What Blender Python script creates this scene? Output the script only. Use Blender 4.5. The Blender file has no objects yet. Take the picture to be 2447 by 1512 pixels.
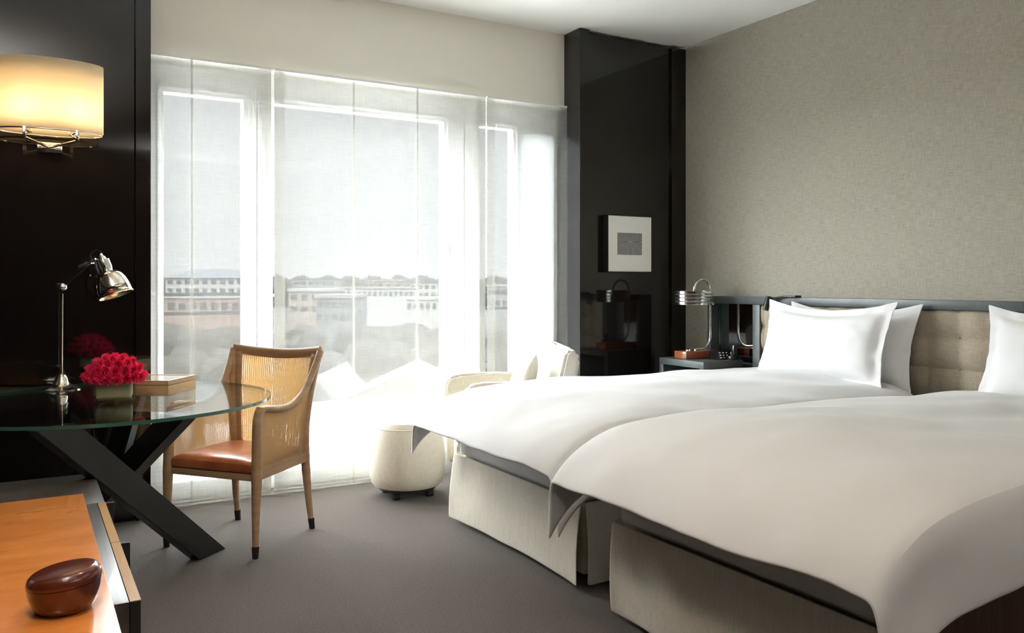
import bpy, bmesh, math, random
from mathutils import Vector, Matrix, noise
R = math.radians
random.seed(7)
sc = bpy.context.scene
COL = sc.collection

# ------------------------------------------------------------------ camera
CAMH = 1.25
F = 1982.0
YAW = R(30.4)
cam_d = bpy.data.cameras.new('camera')
cam_d.sensor_width = 36.0
cam_d.lens = F / 2447.0 * 36.0
cam_d.shift_y = -(756 - 677) / 2447.0
cam_d.clip_start = 0.05
cam_d.clip_end = 3000
cam = bpy.data.objects.new('camera', cam_d)
cam.location = (0, 0, CAMH)
cam.rotation_euler = (R(90), 0, -YAW)
COL.objects.link(cam)
sc.camera = cam

# ------------------------------------------------------------------ colour management
sc.view_settings.view_transform = 'Standard'
sc.view_settings.look = 'None'
sc.view_settings.gamma = 1
sc.view_settings.use_curve_mapping = False
sc.view_settings.exposure = 0.44
sc.cycles.use_denoising = True
try:
    sc.cycles.denoiser = 'OPENIMAGEDENOISE'
except Exception:
    pass
sc.cycles.max_bounces = 12
sc.cycles.diffuse_bounces = 6
sc.cycles.glossy_bounces = 6
sc.cycles.transmission_bounces = 8
sc.cycles.transparent_max_bounces = 16
sc.cycles.sample_clamp_indirect = 60.0
sc.cycles.caustics_reflective = False
sc.cycles.caustics_refractive = False

# ------------------------------------------------------------------ sky: pale at the horizon, brighter overhead and toward the hidden sun
SKY_LOW, SKY_HIGH, GLOW = .95, 34.0, 38.0
GAZ, GEL = R(58), R(9)            # hazy glow round the low sun, off to the left of the windows
world = bpy.data.worlds.new('hazy_sky')
sc.world = world
world.use_nodes = True
wn, wl = world.node_tree.nodes, world.node_tree.links
wn.clear()
w_out = wn.new('ShaderNodeOutputWorld')
w_bg = wn.new('ShaderNodeBackground')
w_tc = wn.new('ShaderNodeTexCoord')
w_sep = wn.new('ShaderNodeSeparateXYZ')
w_map = wn.new('ShaderNodeMapRange')
w_map.interpolation_type = 'SMOOTHSTEP'
w_map.inputs['From Min'].default_value = 0.205
w_map.inputs['From Max'].default_value = 0.42
w_map.inputs['To Min'].default_value = SKY_LOW
w_map.inputs['To Max'].default_value = SKY_HIGH
wl.new(w_tc.outputs['Generated'], w_sep.inputs[0])
wl.new(w_sep.outputs['Z'], w_map.inputs['Value'])
w_dot = wn.new('ShaderNodeVectorMath')
w_dot.operation = 'DOT_PRODUCT'
w_dot.inputs[1].default_value = (-math.sin(GAZ) * math.cos(GEL), math.cos(GAZ) * math.cos(GEL), math.sin(GEL))
wl.new(w_tc.outputs['Generated'], w_dot.inputs[0])
w_glow = wn.new('ShaderNodeMapRange')
w_glow.interpolation_type = 'SMOOTHSTEP'
w_glow.inputs['From Min'].default_value = math.cos(R(50))
w_glow.inputs['From Max'].default_value = math.cos(R(12))
w_glow.inputs['To Min'].default_value = 0
w_glow.inputs['To Max'].default_value = GLOW
wl.new(w_dot.outputs['Value'], w_glow.inputs['Value'])
w_add = wn.new('ShaderNodeMath')
w_add.operation = 'ADD'
wl.new(w_map.outputs['Result'], w_add.inputs[0])
wl.new(w_glow.outputs['Result'], w_add.inputs[1])
wl.new(w_add.outputs[0], w_bg.inputs['Strength'])
w_bg.inputs['Color'].default_value = (0.94, 0.975, 1.0, 1)
wl.new(w_bg.outputs[0], w_out.inputs[0])


def area(name, loc, rot, sx, sy, power, col, portal=False):
    d = bpy.data.lights.new(name, 'AREA')
    d.shape = 'RECTANGLE'
    d.size, d.size_y = sx, sy
    d.energy = power
    d.color = col
    if portal:
        d.cycles.is_portal = True
    o = bpy.data.objects.new(name, d)
    o.location = loc
    o.rotation_euler = rot
    COL.objects.link(o)
    return o


FILL_POWER = (90, 20, 75)  # power of the three added fill uplights
WX = [(0.679, 1.122), (1.296, 2.446), (2.72, 2.99)]       # the three panes, along X
GZ0, GZ1 = 0.50, 2.343
YG = 5.10
for a_, b_ in WX:
    area('window_portal', ((a_ + b_) / 2, YG + .09, (GZ0 + GZ1) / 2), (R(-90), 0, 0), b_ - a_, GZ1 - GZ0, 1, (1, 1, 1), True)


# ------------------------------------------------------------------ helpers
def ray(px):
    a = (px - 1223.5) / F
    return (math.sin(YAW) + math.cos(YAW) * a, math.cos(YAW) - math.sin(YAW) * a)


def x_at(px, Y):
    u, v = ray(px)
    return u / v * Y


def at_depth(px, t):
    u, v = ray(px)
    return (u * t, v * t)


def z_at(py, t):
    return CAMH - (py - 677) / F * t


class Mat:
    def __init__(self, name):
        self.m = bpy.data.materials.new(name)
        self.m.use_nodes = True
        self.n = self.m.node_tree.nodes
        self.l = self.m.node_tree.links
        self.b = self.n['Principled BSDF']

    def inp(self, **k):
        for key, v in k.items():
            self.b.inputs[key.replace('_', ' ')].default_value = v
        return self


def mat(name, col, rough=.5, metal=0.0, spec=None, coat=0.0, trans=0.0, ior=None, sheen=0.0, sub=None):
    M = Mat(name)
    M.b.inputs['Base Color'].default_value = (*col, 1)
    M.b.inputs['Roughness'].default_value = rough
    M.b.inputs['Metallic'].default_value = metal
    if spec is not None:
        M.b.inputs['Specular IOR Level'].default_value = spec
    if coat:
        M.b.inputs['Coat Weight'].default_value = coat
        M.b.inputs['Coat Roughness'].default_value = .03
    if trans:
        M.b.inputs['Transmission Weight'].default_value = trans
    if ior:
        M.b.inputs['IOR'].default_value = ior
    if sheen:
        M.b.inputs['Sheen Weight'].default_value = sheen
    return M


def vary(M, c1, c2, scale=(8, 8, 8), nscale=1.0, detail=4, lo=.3, hi=.7, bump=0.0, bdist=.001, rough=.6):
    """noise mixes two colours (and a bump) in stretched object coordinates"""
    n, l = M.n, M.l
    tc = n.new('ShaderNodeTexCoord')
    mp = n.new('ShaderNodeMapping')
    mp.inputs['Scale'].default_value = scale
    nz = n.new('ShaderNodeTexNoise')
    nz.inputs['Scale'].default_value = nscale
    nz.inputs['Detail'].default_value = detail
    nz.inputs['Roughness'].default_value = rough
    cr = n.new('ShaderNodeValToRGB')
    cr.color_ramp.elements[0].position = lo
    cr.color_ramp.elements[1].position = hi
    cr.color_ramp.elements[0].color = (*c1, 1)
    cr.color_ramp.elements[1].color = (*c2, 1)
    l.new(tc.outputs['Object'], mp.inputs[0])
    l.new(mp.outputs[0], nz.inputs['Vector'])
    l.new(nz.outputs['Fac'], cr.inputs[0])
    l.new(cr.outputs[0], M.b.inputs['Base Color'])
    if bump:
        bp = n.new('ShaderNodeBump')
        bp.inputs['Strength'].default_value = bump
        bp.inputs['Distance'].default_value = bdist
        l.new(nz.outputs['Fac'], bp.inputs['Height'])
        l.new(bp.outputs[0], M.b.inputs['Normal'])
    return M


def weave(M, c1, c2, sa, sb, bump=.2, bdist=.0008, lo=.35, hi=.65):
    """two crossed stretched noises: linen threads"""
    n, l = M.n, M.l
    tc = n.new('ShaderNodeTexCoord')
    outs = []
    for s in (sa, sb):
        mp = n.new('ShaderNodeMapping')
        mp.inputs['Scale'].default_value = s
        nz = n.new('ShaderNodeTexNoise')
        nz.inputs['Scale'].default_value = 1.0
        nz.inputs['Detail'].default_value = 3
        l.new(tc.outputs['Object'], mp.inputs[0])
        l.new(mp.outputs[0], nz.inputs['Vector'])
        outs.append(nz.outputs['Fac'])
    ad = n.new('ShaderNodeMath')
    ad.operation = 'ADD'
    l.new(outs[0], ad.inputs[0])
    l.new(outs[1], ad.inputs[1])
    hf = n.new('ShaderNodeMath')
    hf.operation = 'MULTIPLY'
    hf.inputs[1].default_value = .5
    l.new(ad.outputs[0], hf.inputs[0])
    cr = n.new('ShaderNodeValToRGB')
    cr.color_ramp.elements[0].position = lo
    cr.color_ramp.elements[1].position = hi
    cr.color_ramp.elements[0].color = (*c1, 1)
    cr.color_ramp.elements[1].color = (*c2, 1)
    l.new(hf.outputs[0], cr.inputs[0])
    l.new(cr.outputs[0], M.b.inputs['Base Color'])
    bp = n.new('ShaderNodeBump')
    bp.inputs['Strength'].default_value = bump
    bp.inputs['Distance'].default_value = bdist
    l.new(hf.outputs[0], bp.inputs['Height'])
    l.new(bp.outputs[0], M.b.inputs['Normal'])
    return M


def shader_mix(name, build):
    m = bpy.data.materials.new(name)
    m.use_nodes = True
    n, l = m.node_tree.nodes, m.node_tree.links
    n.clear()
    out = n.new('ShaderNodeOutputMaterial')
    l.new(build(n, l), out.inputs[0])
    M = Mat.__new__(Mat)
    M.m, M.n, M.l = m, n, l
    return M


def sh(n, kind, **k):
    s = n.new('ShaderNodeBsdf' + kind)
    for key, v in k.items():
        s.inputs[key].default_value = v
    return s


def mixs(n, l, fac, a, b):
    m = n.new('ShaderNodeMixShader')
    if isinstance(fac, (int, float)):
        m.inputs[0].default_value = fac
    else:
        l.new(fac, m.inputs[0])
    l.new(a, m.inputs[1])
    l.new(b, m.inputs[2])
    return m.outputs[0]


# -------- geometry collectors
def NB():
    return bmesh.new()


def add_box(bm, x0, x1, y0, y1, z0, z1, bev=0.0, seg=2):
    vs = [bm.verts.new((x, y, z)) for x in (x0, x1) for y in (y0, y1) for z in (z0, z1)]
    fs = [(0, 1, 3, 2), (4, 6, 7, 5), (0, 4, 5, 1), (2, 3, 7, 6), (0, 2, 6, 4), (1, 5, 7, 3)]
    faces = [bm.faces.new([vs[i] for i in f]) for f in fs]
    if bev > 0:
        es = list({e for f in faces for e in f.edges})
        bmesh.ops.bevel(bm, geom=es, offset=bev, segments=seg, affect='EDGES', profile=.6)
    return bm


def add_prism(bm, pts, axis, a0, a1, bev=0.0):
    """outline pts (2-D) extruded along axis: 'x' pts=(y,z), 'y' pts=(x,z), 'z' pts=(x,y)"""
    def P(p, a):
        return {'x': (a, p[0], p[1]), 'y': (p[0], a, p[1]), 'z': (p[0], p[1], a)}[axis]
    A = [bm.verts.new(P(p, a0)) for p in pts]
    B = [bm.verts.new(P(p, a1)) for p in pts]
    fs = [bm.faces.new(A[::-1]), bm.faces.new(B)]
    n = len(pts)
    for i in range(n):
        fs.append(bm.faces.new([A[i], A[(i + 1) % n], B[(i + 1) % n], B[i]]))
    if bev > 0:
        bmesh.ops.bevel(bm, geom=list({e for f in fs for e in f.edges}), offset=bev, segments=2, affect='EDGES')
    return bm


def add_beam(bm, p0, p1, w, t, bev=.002, flat0=None, flat1=None):
    """rectangular beam: w in the vertical plane through its axis, t across; ends cut level at flat0/flat1"""
    p0, p1 = Vector(p0), Vector(p1)
    d = (p1 - p0).normalized()
    nrm = Vector((d.y, -d.x, 0)).normalized()
    wd = nrm.cross(d).normalized()
    rings = []
    for p, fl in ((p0, flat0), (p1, flat1)):
        r = []
        for a, b in ((-1, -1), (1, -1), (1, 1), (-1, 1)):
            q = p + wd * (a * w / 2) + nrm * (b * t / 2)
            if fl is not None and abs(d.z) > .05:
                q = q + d * ((fl - q.z) / d.z)
            r.append(bm.verts.new(q))
        rings.append(r)
    A, B = rings
    fs = [bm.faces.new(A[::-1]), bm.faces.new(B)]
    for i in range(4):
        fs.append(bm.faces.new([A[i], A[(i + 1) % 4], B[(i + 1) % 4], B[i]]))
    if bev:
        bmesh.ops.bevel(bm, geom=list({e for f in fs for e in f.edges}), offset=bev, segments=2, affect='EDGES')
    return bm


def add_lathe(bm, prof, cx=0, cy=0, seg=40, ex=1.0, ey=1.0, cap=True, fn=None):
    rings = []
    for r, z in prof:
        ring = []
        for i in range(seg):
            a = 2 * math.pi * i / seg
            p = (cx + r * ex * math.cos(a), cy + r * ey * math.sin(a), z)
            if fn:
                p = fn(p)
            ring.append(bm.verts.new(p))
        rings.append(ring)
    for A, B in zip(rings, rings[1:]):
        for i in range(seg):
            bm.faces.new([A[i], A[(i + 1) % seg], B[(i + 1) % seg], B[i]])
    if cap:
        bm.faces.new(rings[0][::-1])
        bm.faces.new(rings[-1])
    return bm


def add_tube(bm, pts, r, seg=12, cap=True, rv=None):
    pts = [Vector(p) for p in pts]
    rings = []
    up = None
    for i, p in enumerate(pts):
        if i == 0:
            d = pts[1] - pts[0]
        elif i == len(pts) - 1:
            d = pts[-1] - pts[-2]
        else:
            d = pts[i + 1] - pts[i - 1]
        d.normalize()
        if up is None:
            up = Vector((0, 0, 1)) if abs(d.z) < .9 else Vector((1, 0, 0))
        s = d.cross(up).normalized()
        up = s.cross(d).normalized()
        rr = r[i] if isinstance(r, (list, tuple)) else r
        rb = rr if rv is None else (rv[i] if isinstance(rv, (list, tuple)) else rv)
        rings.append([bm.verts.new(p + s * (rr * math.cos(2 * math.pi * k / seg)) + up * (rb * math.sin(2 * math.pi * k / seg))) for k in range(seg)])
    for A, B in zip(rings, rings[1:]):
        for i in range(seg):
            bm.faces.new([A[i], A[(i + 1) % seg], B[(i + 1) % seg], B[i]])
    if cap:
        bm.faces.new(rings[0][::-1])
        bm.faces.new(rings[-1])
    return bm


def add_grid(bm, nu, nv, fn):
    g = [[bm.verts.new(fn(i / nu, j / nv)) for j in range(nv + 1)] for i in range(nu + 1)]
    for i in range(nu):
        for j in range(nv):
            bm.faces.new([g[i][j], g[i + 1][j], g[i + 1][j + 1], g[i][j + 1]])
    return g


def xform(bm, M4):
    bmesh.ops.transform(bm, matrix=M4, verts=bm.verts)
    return bm


def smooth_path(pts, n=8):
    """Catmull-Rom through the points"""
    P = [Vector(p) for p in pts]
    P = [P[0] * 2 - P[1]] + P + [P[-1] * 2 - P[-2]]
    out = []
    for i in range(1, len(P) - 2):
        for k in range(n):
            t = k / n
            a, b, c, d = P[i - 1], P[i], P[i + 1], P[i + 2]
            out.append(.5 * ((2 * b) + (c - a) * t + (2 * a - 5 * b + 4 * c - d) * t * t + (3 * b - a - 3 * c + d) * t ** 3))
    out.append(P[-2])
    return out


def world_mat(o):
    M4 = Matrix.Identity(4)
    while o is not None:
        M4 = Matrix.Translation(o.location) @ Matrix.Rotation(o.rotation_euler.z, 4, 'Z') @ M4
        o = o.parent
    return M4


def obj(name, bm, m, parent=None, smooth=True, solid=0.0, subd=0, local=False, bevel=0.0, ang=40):
    """link a bmesh as one object. Coordinates are world unless local=True."""
    bmesh.ops.recalc_face_normals(bm, faces=bm.faces)
    if parent is not None and not local:
        xform(bm, world_mat(parent).inverted())
    me = bpy.data.meshes.new(name)
    bm.to_mesh(me)
    bm.free()
    ms = m if isinstance(m, (list, tuple)) else [m]
    for k in ms:
        me.materials.append(k.m)
    if smooth:
        for p in me.polygons:
            p.use_smooth = True
        try:
            me.set_sharp_from_angle(angle=R(ang))
        except Exception:
            pass
    o = bpy.data.objects.new(name, me)
    COL.objects.link(o)
    if parent is not None:
        o.parent = parent
    if solid:
        s = o.modifiers.new('thickness', 'SOLIDIFY')
        s.thickness = solid
        s.offset = 0
    if subd:
        s = o.modifiers.new('smooth', 'SUBSURF')
        s.levels = s.render_levels = subd
    if bevel:
        s = o.modifiers.new('bevel', 'BEVEL')
        s.width = bevel
        s.segments = 2
    return o


def thing(name, label, cat, loc=(0, 0, 0), rotz=0, group=None):
    o = bpy.data.objects.new(name, None)
    o.empty_display_size = .1
    COL.objects.link(o)
    o.location = loc
    o.rotation_euler = (0, 0, rotz)
    o['label'] = label
    o['category'] = cat
    if group:
        o['group'] = group
    return o


def tag(o, label, cat, group=None, kind=None):
    o['label'] = label
    o['category'] = cat
    if group:
        o['group'] = group
    if kind:
        o['kind'] = kind
    return o


def struct(name, bm, m, parent=None, **k):
    o = obj(name, bm, m, parent, **k)
    if parent is None:
        o['kind'] = 'structure'
    return o


def fbm(x, y, z=0.0, s=1.0):
    return noise.noise(Vector((x * s, y * s, z)))


# ------------------------------------------------------------------ materials
lacquer = mat('dark_brown_lacquer', (.010, .0072, .0060), .06, spec=.5, coat=.25)
wallpaper = weave(mat('taupe_linen_wallpaper', (.3, .27, .22), .8, spec=.25), (.32, .296, .24), (.50, .47, .40),
                  (18, 18, 420), (18, 420, 18), bump=.35, bdist=.001, lo=.36, hi=.64)
white_paint = mat('cream_ceiling_paint', (.90, .895, .87), .9, spec=.2)
header_paint = mat('cream_wall_paint', (.86, .83, .75), .85, spec=.2)
frame_white = mat('white_window_frame', (.80, .81, .81), .35)
carpet = vary(mat('taupe_carpet', (.2, .17, .15), 1.0, spec=.05, sheen=.2), (.016, .0115, .009), (.128, .102, .086), (1, 1, 1), 150, 5,
              lo=.33, hi=.67, bump=.6, bdist=.003, rough=.8)
plain_wall = mat('dark_wardrobe_wall', (.075, .055, .045), .5)
black_wood = vary(mat('black_stained_wood', (.02, .02, .02), .38), (.010, .010, .010), (.028, .025, .022), (3, 60, 3), 1.0)
black_metal = mat('black_matt_metal', (.012, .012, .012), .42)
table_black = mat('black_table_base', (.011, .011, .0105), .33)
grey_frame = vary(mat('charcoal_lacquer_frame', (.05, .06, .062), .35), (.055, .065, .067), (.085, .098, .102), (2, 2, 2), 3)
chrome = mat('polished_chrome', (.82, .80, .76), .06, metal=1)
nickel = mat('polished_nickel', (.78, .72, .62), .10, metal=1)
brass = mat('brass_rim', (.75, .52, .25), .22, metal=1)
oak = vary(mat('honey_oak', (.5, .33, .19), .45), (.34, .205, .11), (.50, .33, .19), (3, 3, 30), 1.0, lo=.3, hi=.75)
boxwood = vary(mat('pale_maple', (.6, .45, .28), .35), (.50, .34, .18), (.66, .49, .29), (40, 40, 260), 1.0, lo=.3, hi=.7)
orange_wood = vary(mat('amber_cherry_veneer', (.5, .2, .07), .22, coat=.3), (.56, .18, .035), (.72, .265, .06), (3.0, 9, 3.0), 1.3, detail=7, lo=.3, hi=.7, rough=.7)
amber_edge = vary(mat('amber_drawer_edge', (.5, .3, .12), .3), (.34, .21, .09), (.5, .30, .12), (20, 3, 20), 1.0)
dark_veneer = vary(mat('dark_brown_veneer', (.06, .05, .045), .34, coat=.12), (.030, .026, .024), (.085, .066, .055), (90, 3, 10), 1.0, detail=5, lo=.3, hi=.72)
leather = vary(mat('tan_leather', (.36, .13, .055), .32, coat=.15), (.36, .095, .032), (.56, .18, .065), (9, 9, 9), 1.0, bump=.12, bdist=.002)
bedding = mat('white_cotton', (.60, .60, .605), .75, spec=.2, sheen=.15)
pillow_cotton = mat('white_pillow_cotton', (.76, .76, .76), .7, spec=.2, sheen=.15)
linen = weave(mat('oatmeal_linen', (.6, .55, .46), .9, spec=.1), (.62, .575, .485), (.84, .79, .69), (300, 300, 8), (60, 60, 420), bump=.3, bdist=.001, lo=.32, hi=.68)
chair_linen = weave(mat('cream_linen', (.7, .66, .58), .9, spec=.1), (.47, .435, .365), (.62, .585, .51), (300, 300, 20), (30, 30, 300), bump=.2, bdist=.001, lo=.32, hi=.68)
tuft = weave(mat('beige_tufted_fabric', (.42, .36, .28), .75, spec=.2), (.33, .275, .205), (.50, .43, .335), (260, 260, 12), (20, 20, 260), bump=.2, bdist=.001, lo=.3, hi=.7)
lamp_wood = mat('red_lacquered_wood', (.30, .085, .035), .2, coat=.5)
bowl_lacquer = vary(mat('oxblood_lacquer', (.09, .018, .010), .2, coat=.35), (.060, .012, .007), (.13, .026, .013), (8, 8, 8), 1.0)
crimson = vary(mat('crimson_petals', (.7, .02, .09), .6, spec=.2), (.74, .012, .07), (1.0, .075, .24), (30, 30, 30), 1.0)
leafgreen = mat('olive_leaf_lining', (.60, .55, .33), .5)
mat_board = mat('ivory_mat_board', (.90, .89, .85), .7)
ink = mat('grey_ink', (.045, .045, .045), .6)
rubber = mat('black_rubber', (.01, .01, .01), .6)
plastic = mat('black_gloss_plastic', (.012, .012, .013), .15)
button_mat = mat('silver_button', (.75, .75, .75), .3)
skirt_shade = vary(mat('dark_skirt_shade', (.04, .016, .008), .4), (.022, .009, .005), (.06, .026, .014), (60, 60, 2), 1.0)
mirror = mat('mirror_glass', (.80, .82, .80), .01, metal=1)


def fresnel(n, l, ior):
    """thin-glass Fresnel: the same reflectance on either face of the sheet"""
    fr = n.new('ShaderNodeFresnel')
    ge = n.new('ShaderNodeNewGeometry')
    mr = n.new('ShaderNodeMapRange')
    mr.inputs['To Min'].default_value = ior
    mr.inputs['To Max'].default_value = 1 / ior
    l.new(ge.outputs['Backfacing'], mr.inputs['Value'])
    l.new(mr.outputs[0], fr.inputs['IOR'])
    return fr


def pane_build(n, l):
    fr = fresnel(n, l, 1.4)
    g = sh(n, 'Glossy', Roughness=.0)
    t = sh(n, 'Transparent', Color=(.97, .985, .98, 1))
    return mixs(n, l, fr.outputs[0], t.outputs[0], g.outputs[0])


pane_glass = shader_mix('clear_window_glass', pane_build)


def top_build(n, l):
    fr = fresnel(n, l, 1.5)
    g = sh(n, 'Glossy', Roughness=.0)
    t = sh(n, 'Transparent', Color=(.955, .98, .97, 1))
    return mixs(n, l, fr.outputs[0], t.outputs[0], g.outputs[0])


table_glass = shader_mix('clear_table_glass', top_build)
edge_glass = mat('green_glass_edge', (.05, .17, .13), .12, trans=.35, ior=1.5)
vase_glass = shader_mix('clear_vase_glass', top_build)


def frost_build(n, l):
    t = sh(n, 'Translucent', Color=(.9, .91, .90, 1))
    d = sh(n, 'Diffuse', Color=(.8, .81, .8, 1))
    return mixs(n, l, .3, t.outputs[0], d.outputs[0])


frosted = shader_mix('frosted_panel', frost_build)
frosted_dim = shader_mix('milk_glass_panel', lambda n, l: mixs(n, l, .25, sh(n, 'Translucent', Color=(.40, .41, .41, 1)).outputs[0], sh(n, 'Diffuse', Color=(.8, .81, .8, 1)).outputs[0]))


def sheer(name, transp, col, refl, wv=True):
    def b(n, l):
        tr = sh(n, 'Transparent', Color=(1, .998, .99, 1))
        tl = sh(n, 'Translucent', Color=(*col, 1))
        df = sh(n, 'Diffuse', Color=(*refl, 1))
        cloth = mixs(n, l, .6, tl.outputs[0], df.outputs[0])
        tc = n.new('ShaderNodeTexCoord')
        fs = []
        for s in ((260, 1, 9), (9, 1, 260)):
            mp = n.new('ShaderNodeMapping')
            mp.inputs['Scale'].default_value = s
            nz = n.new('ShaderNodeTexNoise')
            nz.inputs['Scale'].default_value = 1
            nz.inputs['Detail'].default_value = 2
            l.new(tc.outputs['Object'], mp.inputs[0])
            l.new(mp.outputs[0], nz.inputs['Vector'])
            fs.append(nz.outputs['Fac'])
        ad = n.new('ShaderNodeMath')
        l.new(fs[0], ad.inputs[0])
        l.new(fs[1], ad.inputs[1])
        mr = n.new('ShaderNodeMapRange')
        mr.inputs['From Min'].default_value = .6
        mr.inputs['From Max'].default_value = 1.4
        mr.inputs['To Min'].default_value = 1 - transp - .10
        mr.inputs['To Max'].default_value = 1 - transp + .10
        l.new(ad.outputs[0], mr.inputs['Value'])
        return mixs(n, l, mr.outputs[0], tr.outputs[0], cloth)
    return shader_mix(name, b)


curtain_mat = sheer('ivory_sheer_fabric', .47, (.05, .05, .05), (.84, .835, .81))
hem_mat = sheer('ivory_sheer_hem', .58, (.075, .073, .067), (.88, .86, .78))


def shade_build(n, l):
    tl = sh(n, 'Translucent', Color=(.96, .90, .76, 1))
    df = sh(n, 'Diffuse', Color=(.88, .78, .62, 1))
    return mixs(n, l, .4, tl.outputs[0], df.outputs[0])


shade_mat = shader_mix('cream_parchment_shade', shade_build)


def cane(name, sx, sy, cover):
    """woven cane: real gaps between two crossed sets of strands"""
    def b(n, l):
        uv = n.new('ShaderNodeUVMap')
        sp = n.new('ShaderNodeSeparateXYZ')
        l.new(uv.outputs[0], sp.inputs[0])
        res = []
        for ax, s in (('X', sx), ('Y', sy)):
            m1 = n.new('ShaderNodeMath')
            m1.operation = 'MULTIPLY'
            m1.inputs[1].default_value = s
            l.new(sp.outputs[ax], m1.inputs[0])
            m2 = n.new('ShaderNodeMath')
            m2.operation = 'FRACT'
            l.new(m1.outputs[0], m2.inputs[0])
            m3 = n.new('ShaderNodeMath')
            m3.operation = 'LESS_THAN'
            m3.inputs[1].default_value = cover
            l.new(m2.outputs[0], m3.inputs[0])
            res.append(m3.outputs[0])
        mx = n.new('ShaderNodeMath')
        mx.operation = 'MAXIMUM'
        l.new(res[0], mx.inputs[0])
        l.new(res[1], mx.inputs[1])
        t = sh(n, 'Transparent')
        d = sh(n, 'Diffuse', Color=(.60, .46, .28, 1))
        tl = sh(n, 'Translucent', Color=(.66, .44, .20, 1))
        c = mixs(n, l, .45, d.outputs[0], tl.outputs[0])
        return mixs(n, l, mx.outputs[0], t.outputs[0], c)
    return shader_mix(name, b)


cane_mat = cane('woven_cane', 40, 62, .50)
bulb_mat = shader_mix('warm_bulb', lambda n, l: (lambda e: (e.inputs.__getitem__('Color').__setattr__('default_value', (1, .76, .47, 1)),
                      e.inputs.__getitem__('Strength').__setattr__('default_value', 58.0), e.outputs[0])[2])(n.new('ShaderNodeEmission')))

# ------------------------------------------------------------------ room shell
XL, XR, YB, YW, ZC = -.45, 4.34, -2.6, 4.80, 3.05
PXL, PXR = .575, 3.363          # edges of the dark panels either side of the window bay
struct('floor', add_box(NB(), XL - .2, XR + .2, YB - .2, YG + .15, -.10, 0), carpet, smooth=False)
struct('ceiling', add_box(NB(), XL - .2, XR + .2, YB - .2, YG + .35, ZC, ZC + .15), white_paint, smooth=False)
struct('wall_right', add_box(NB(), XR, XR + .2, YB - .2, YG + .15, 0, ZC), wallpaper, smooth=False)
struct('wall_left', add_box(NB(), XL - .2, XL, YB - .2, YG + .15, 0, ZC), lacquer, smooth=False)
struct('wall_back', add_box(NB(), XL, XR, YB - .2, YB, 0, ZC), plain_wall, smooth=False)
# dark lacquer panels closing the window bay
struct('trim_1', add_box(NB(), XL, .497, YW - .02, YG + .12, 0, ZC, .002), lacquer, smooth=False)
struct('trim_2', add_box(NB(), .500, PXL, YW - .03, YG + .12, 0, ZC, .002), lacquer, smooth=False)
struct('trim_3', add_box(NB(), PXR, PXR + .085, YW - .012, YG + .12, 0, ZC - .004, .002), lacquer, smooth=False)
struct('trim_4', add_box(NB(), PXR + .087, XR - .14, YW, YG + .12, 0, ZC - .03, .002), lacquer, smooth=False)
struct('trim_5', add_box(NB(), XR - .138, XR, YW - .02, YG + .12, 0, ZC - .02, .002), lacquer, smooth=False)
# bulkhead above the curtains, the wall below the glass
struct('wall_window', add_box(NB(), PXL, PXR, 4.985, YG + .12, 2.515, ZC), header_paint, smooth=False)
YC = 4.945
bmw = NB()
add_box(bmw, PXL, PXR, YG + .02, YG + .12, 0, .10)
struct('baseboard_window', bmw, frame_white, smooth=False)
# window frames: outer mullions
bounds = [PXL] + [v for ab in WX for v in ab] + [PXR]


def window(idx, x0, x1, o0, o1):
    """o0..o1 the whole frame, x0..x1 the glass"""
    f = NB()
    y0, y1 = YG - .02, YG + .06
    add_box(f, o0, x0, y0, y1, .10, 2.515, .004)
    add_box(f, x1, o1, y0, y1, .10, 2.515, .004)
    add_box(f, x0, x1, y0, y1, GZ1, 2.515, .004)
    add_box(f, x0, x1, y0, y1, GZ0 - .07, GZ0, .004)
    # sash profile standing proud of the frame
    s = .035
    add_box(f, x0 - s, x0 - s + .012, y0 - .012, y0 + .004, GZ0 - s, GZ1 + s, .002)
    add_box(f, x1 + s - .012, x1 + s, y0 - .012, y0 + .004, GZ0 - s, GZ1 + s, .002)
    add_box(f, x0 - s, x1 + s, y0 - .012, y0 + .004, GZ1 + s - .012, GZ1 + s, .002)
    w = struct('window_%d' % idx, f, frame_white, smooth=False)
    obj('pane', add_box(NB(), x0, x1, YG + .015, YG + .021, GZ0, GZ1), pane_glass, w, smooth=False)
    obj('lower_panel', add_box(NB(), x0, x1, YG + .015, YG + .023, .10, GZ0 - .07), frosted, w, smooth=False)
    return w


w1 = window(1, WX[0][0], WX[0][1], PXL, 1.20)
w2 = window(2, WX[1][0], WX[1][1], 1.205, 2.60)
w3 = window(3, WX[2][0], WX[2][1], 2.605, 3.042)
for w_, hx in ((w1, 1.165), (w2, 2.50)):
    h = NB()
    add_box(h, hx - .012, hx + .012, YG - .032, YG - .02, 1.42, 1.52, .003)
    add_tube(h, [(hx, YG - .03, 1.48), (hx, YG - .055, 1.48), (hx, YG - .055, 1.38)], .007, 8)
    obj('handle', h, nickel, w_)
struct('bounce_slab', add_box(NB(), -.6, 5.0, YG + .125, 7.3, -.10, .10), mat('pale_bounce_slab', (.82, .81, .78), .9), smooth=False)  # unseen slab added to bounce daylight up onto the ceiling

obj('head_panel', add_box(NB(), 3.043, PXR, YG - .02, YG + .06, GZ1 - .018, 2.5145), frame_white, w3, smooth=False)
obj('jamb', add_box(NB(), 3.337, PXR, YG - .02, YG + .06, .10, GZ1 - .02), frame_white, w3, smooth=False)
obj('side_panel', add_box(NB(), 3.045, 3.335, YG - .021, YG + .03, .10, GZ1 - .02), frosted_dim, w3, smooth=False)

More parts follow.
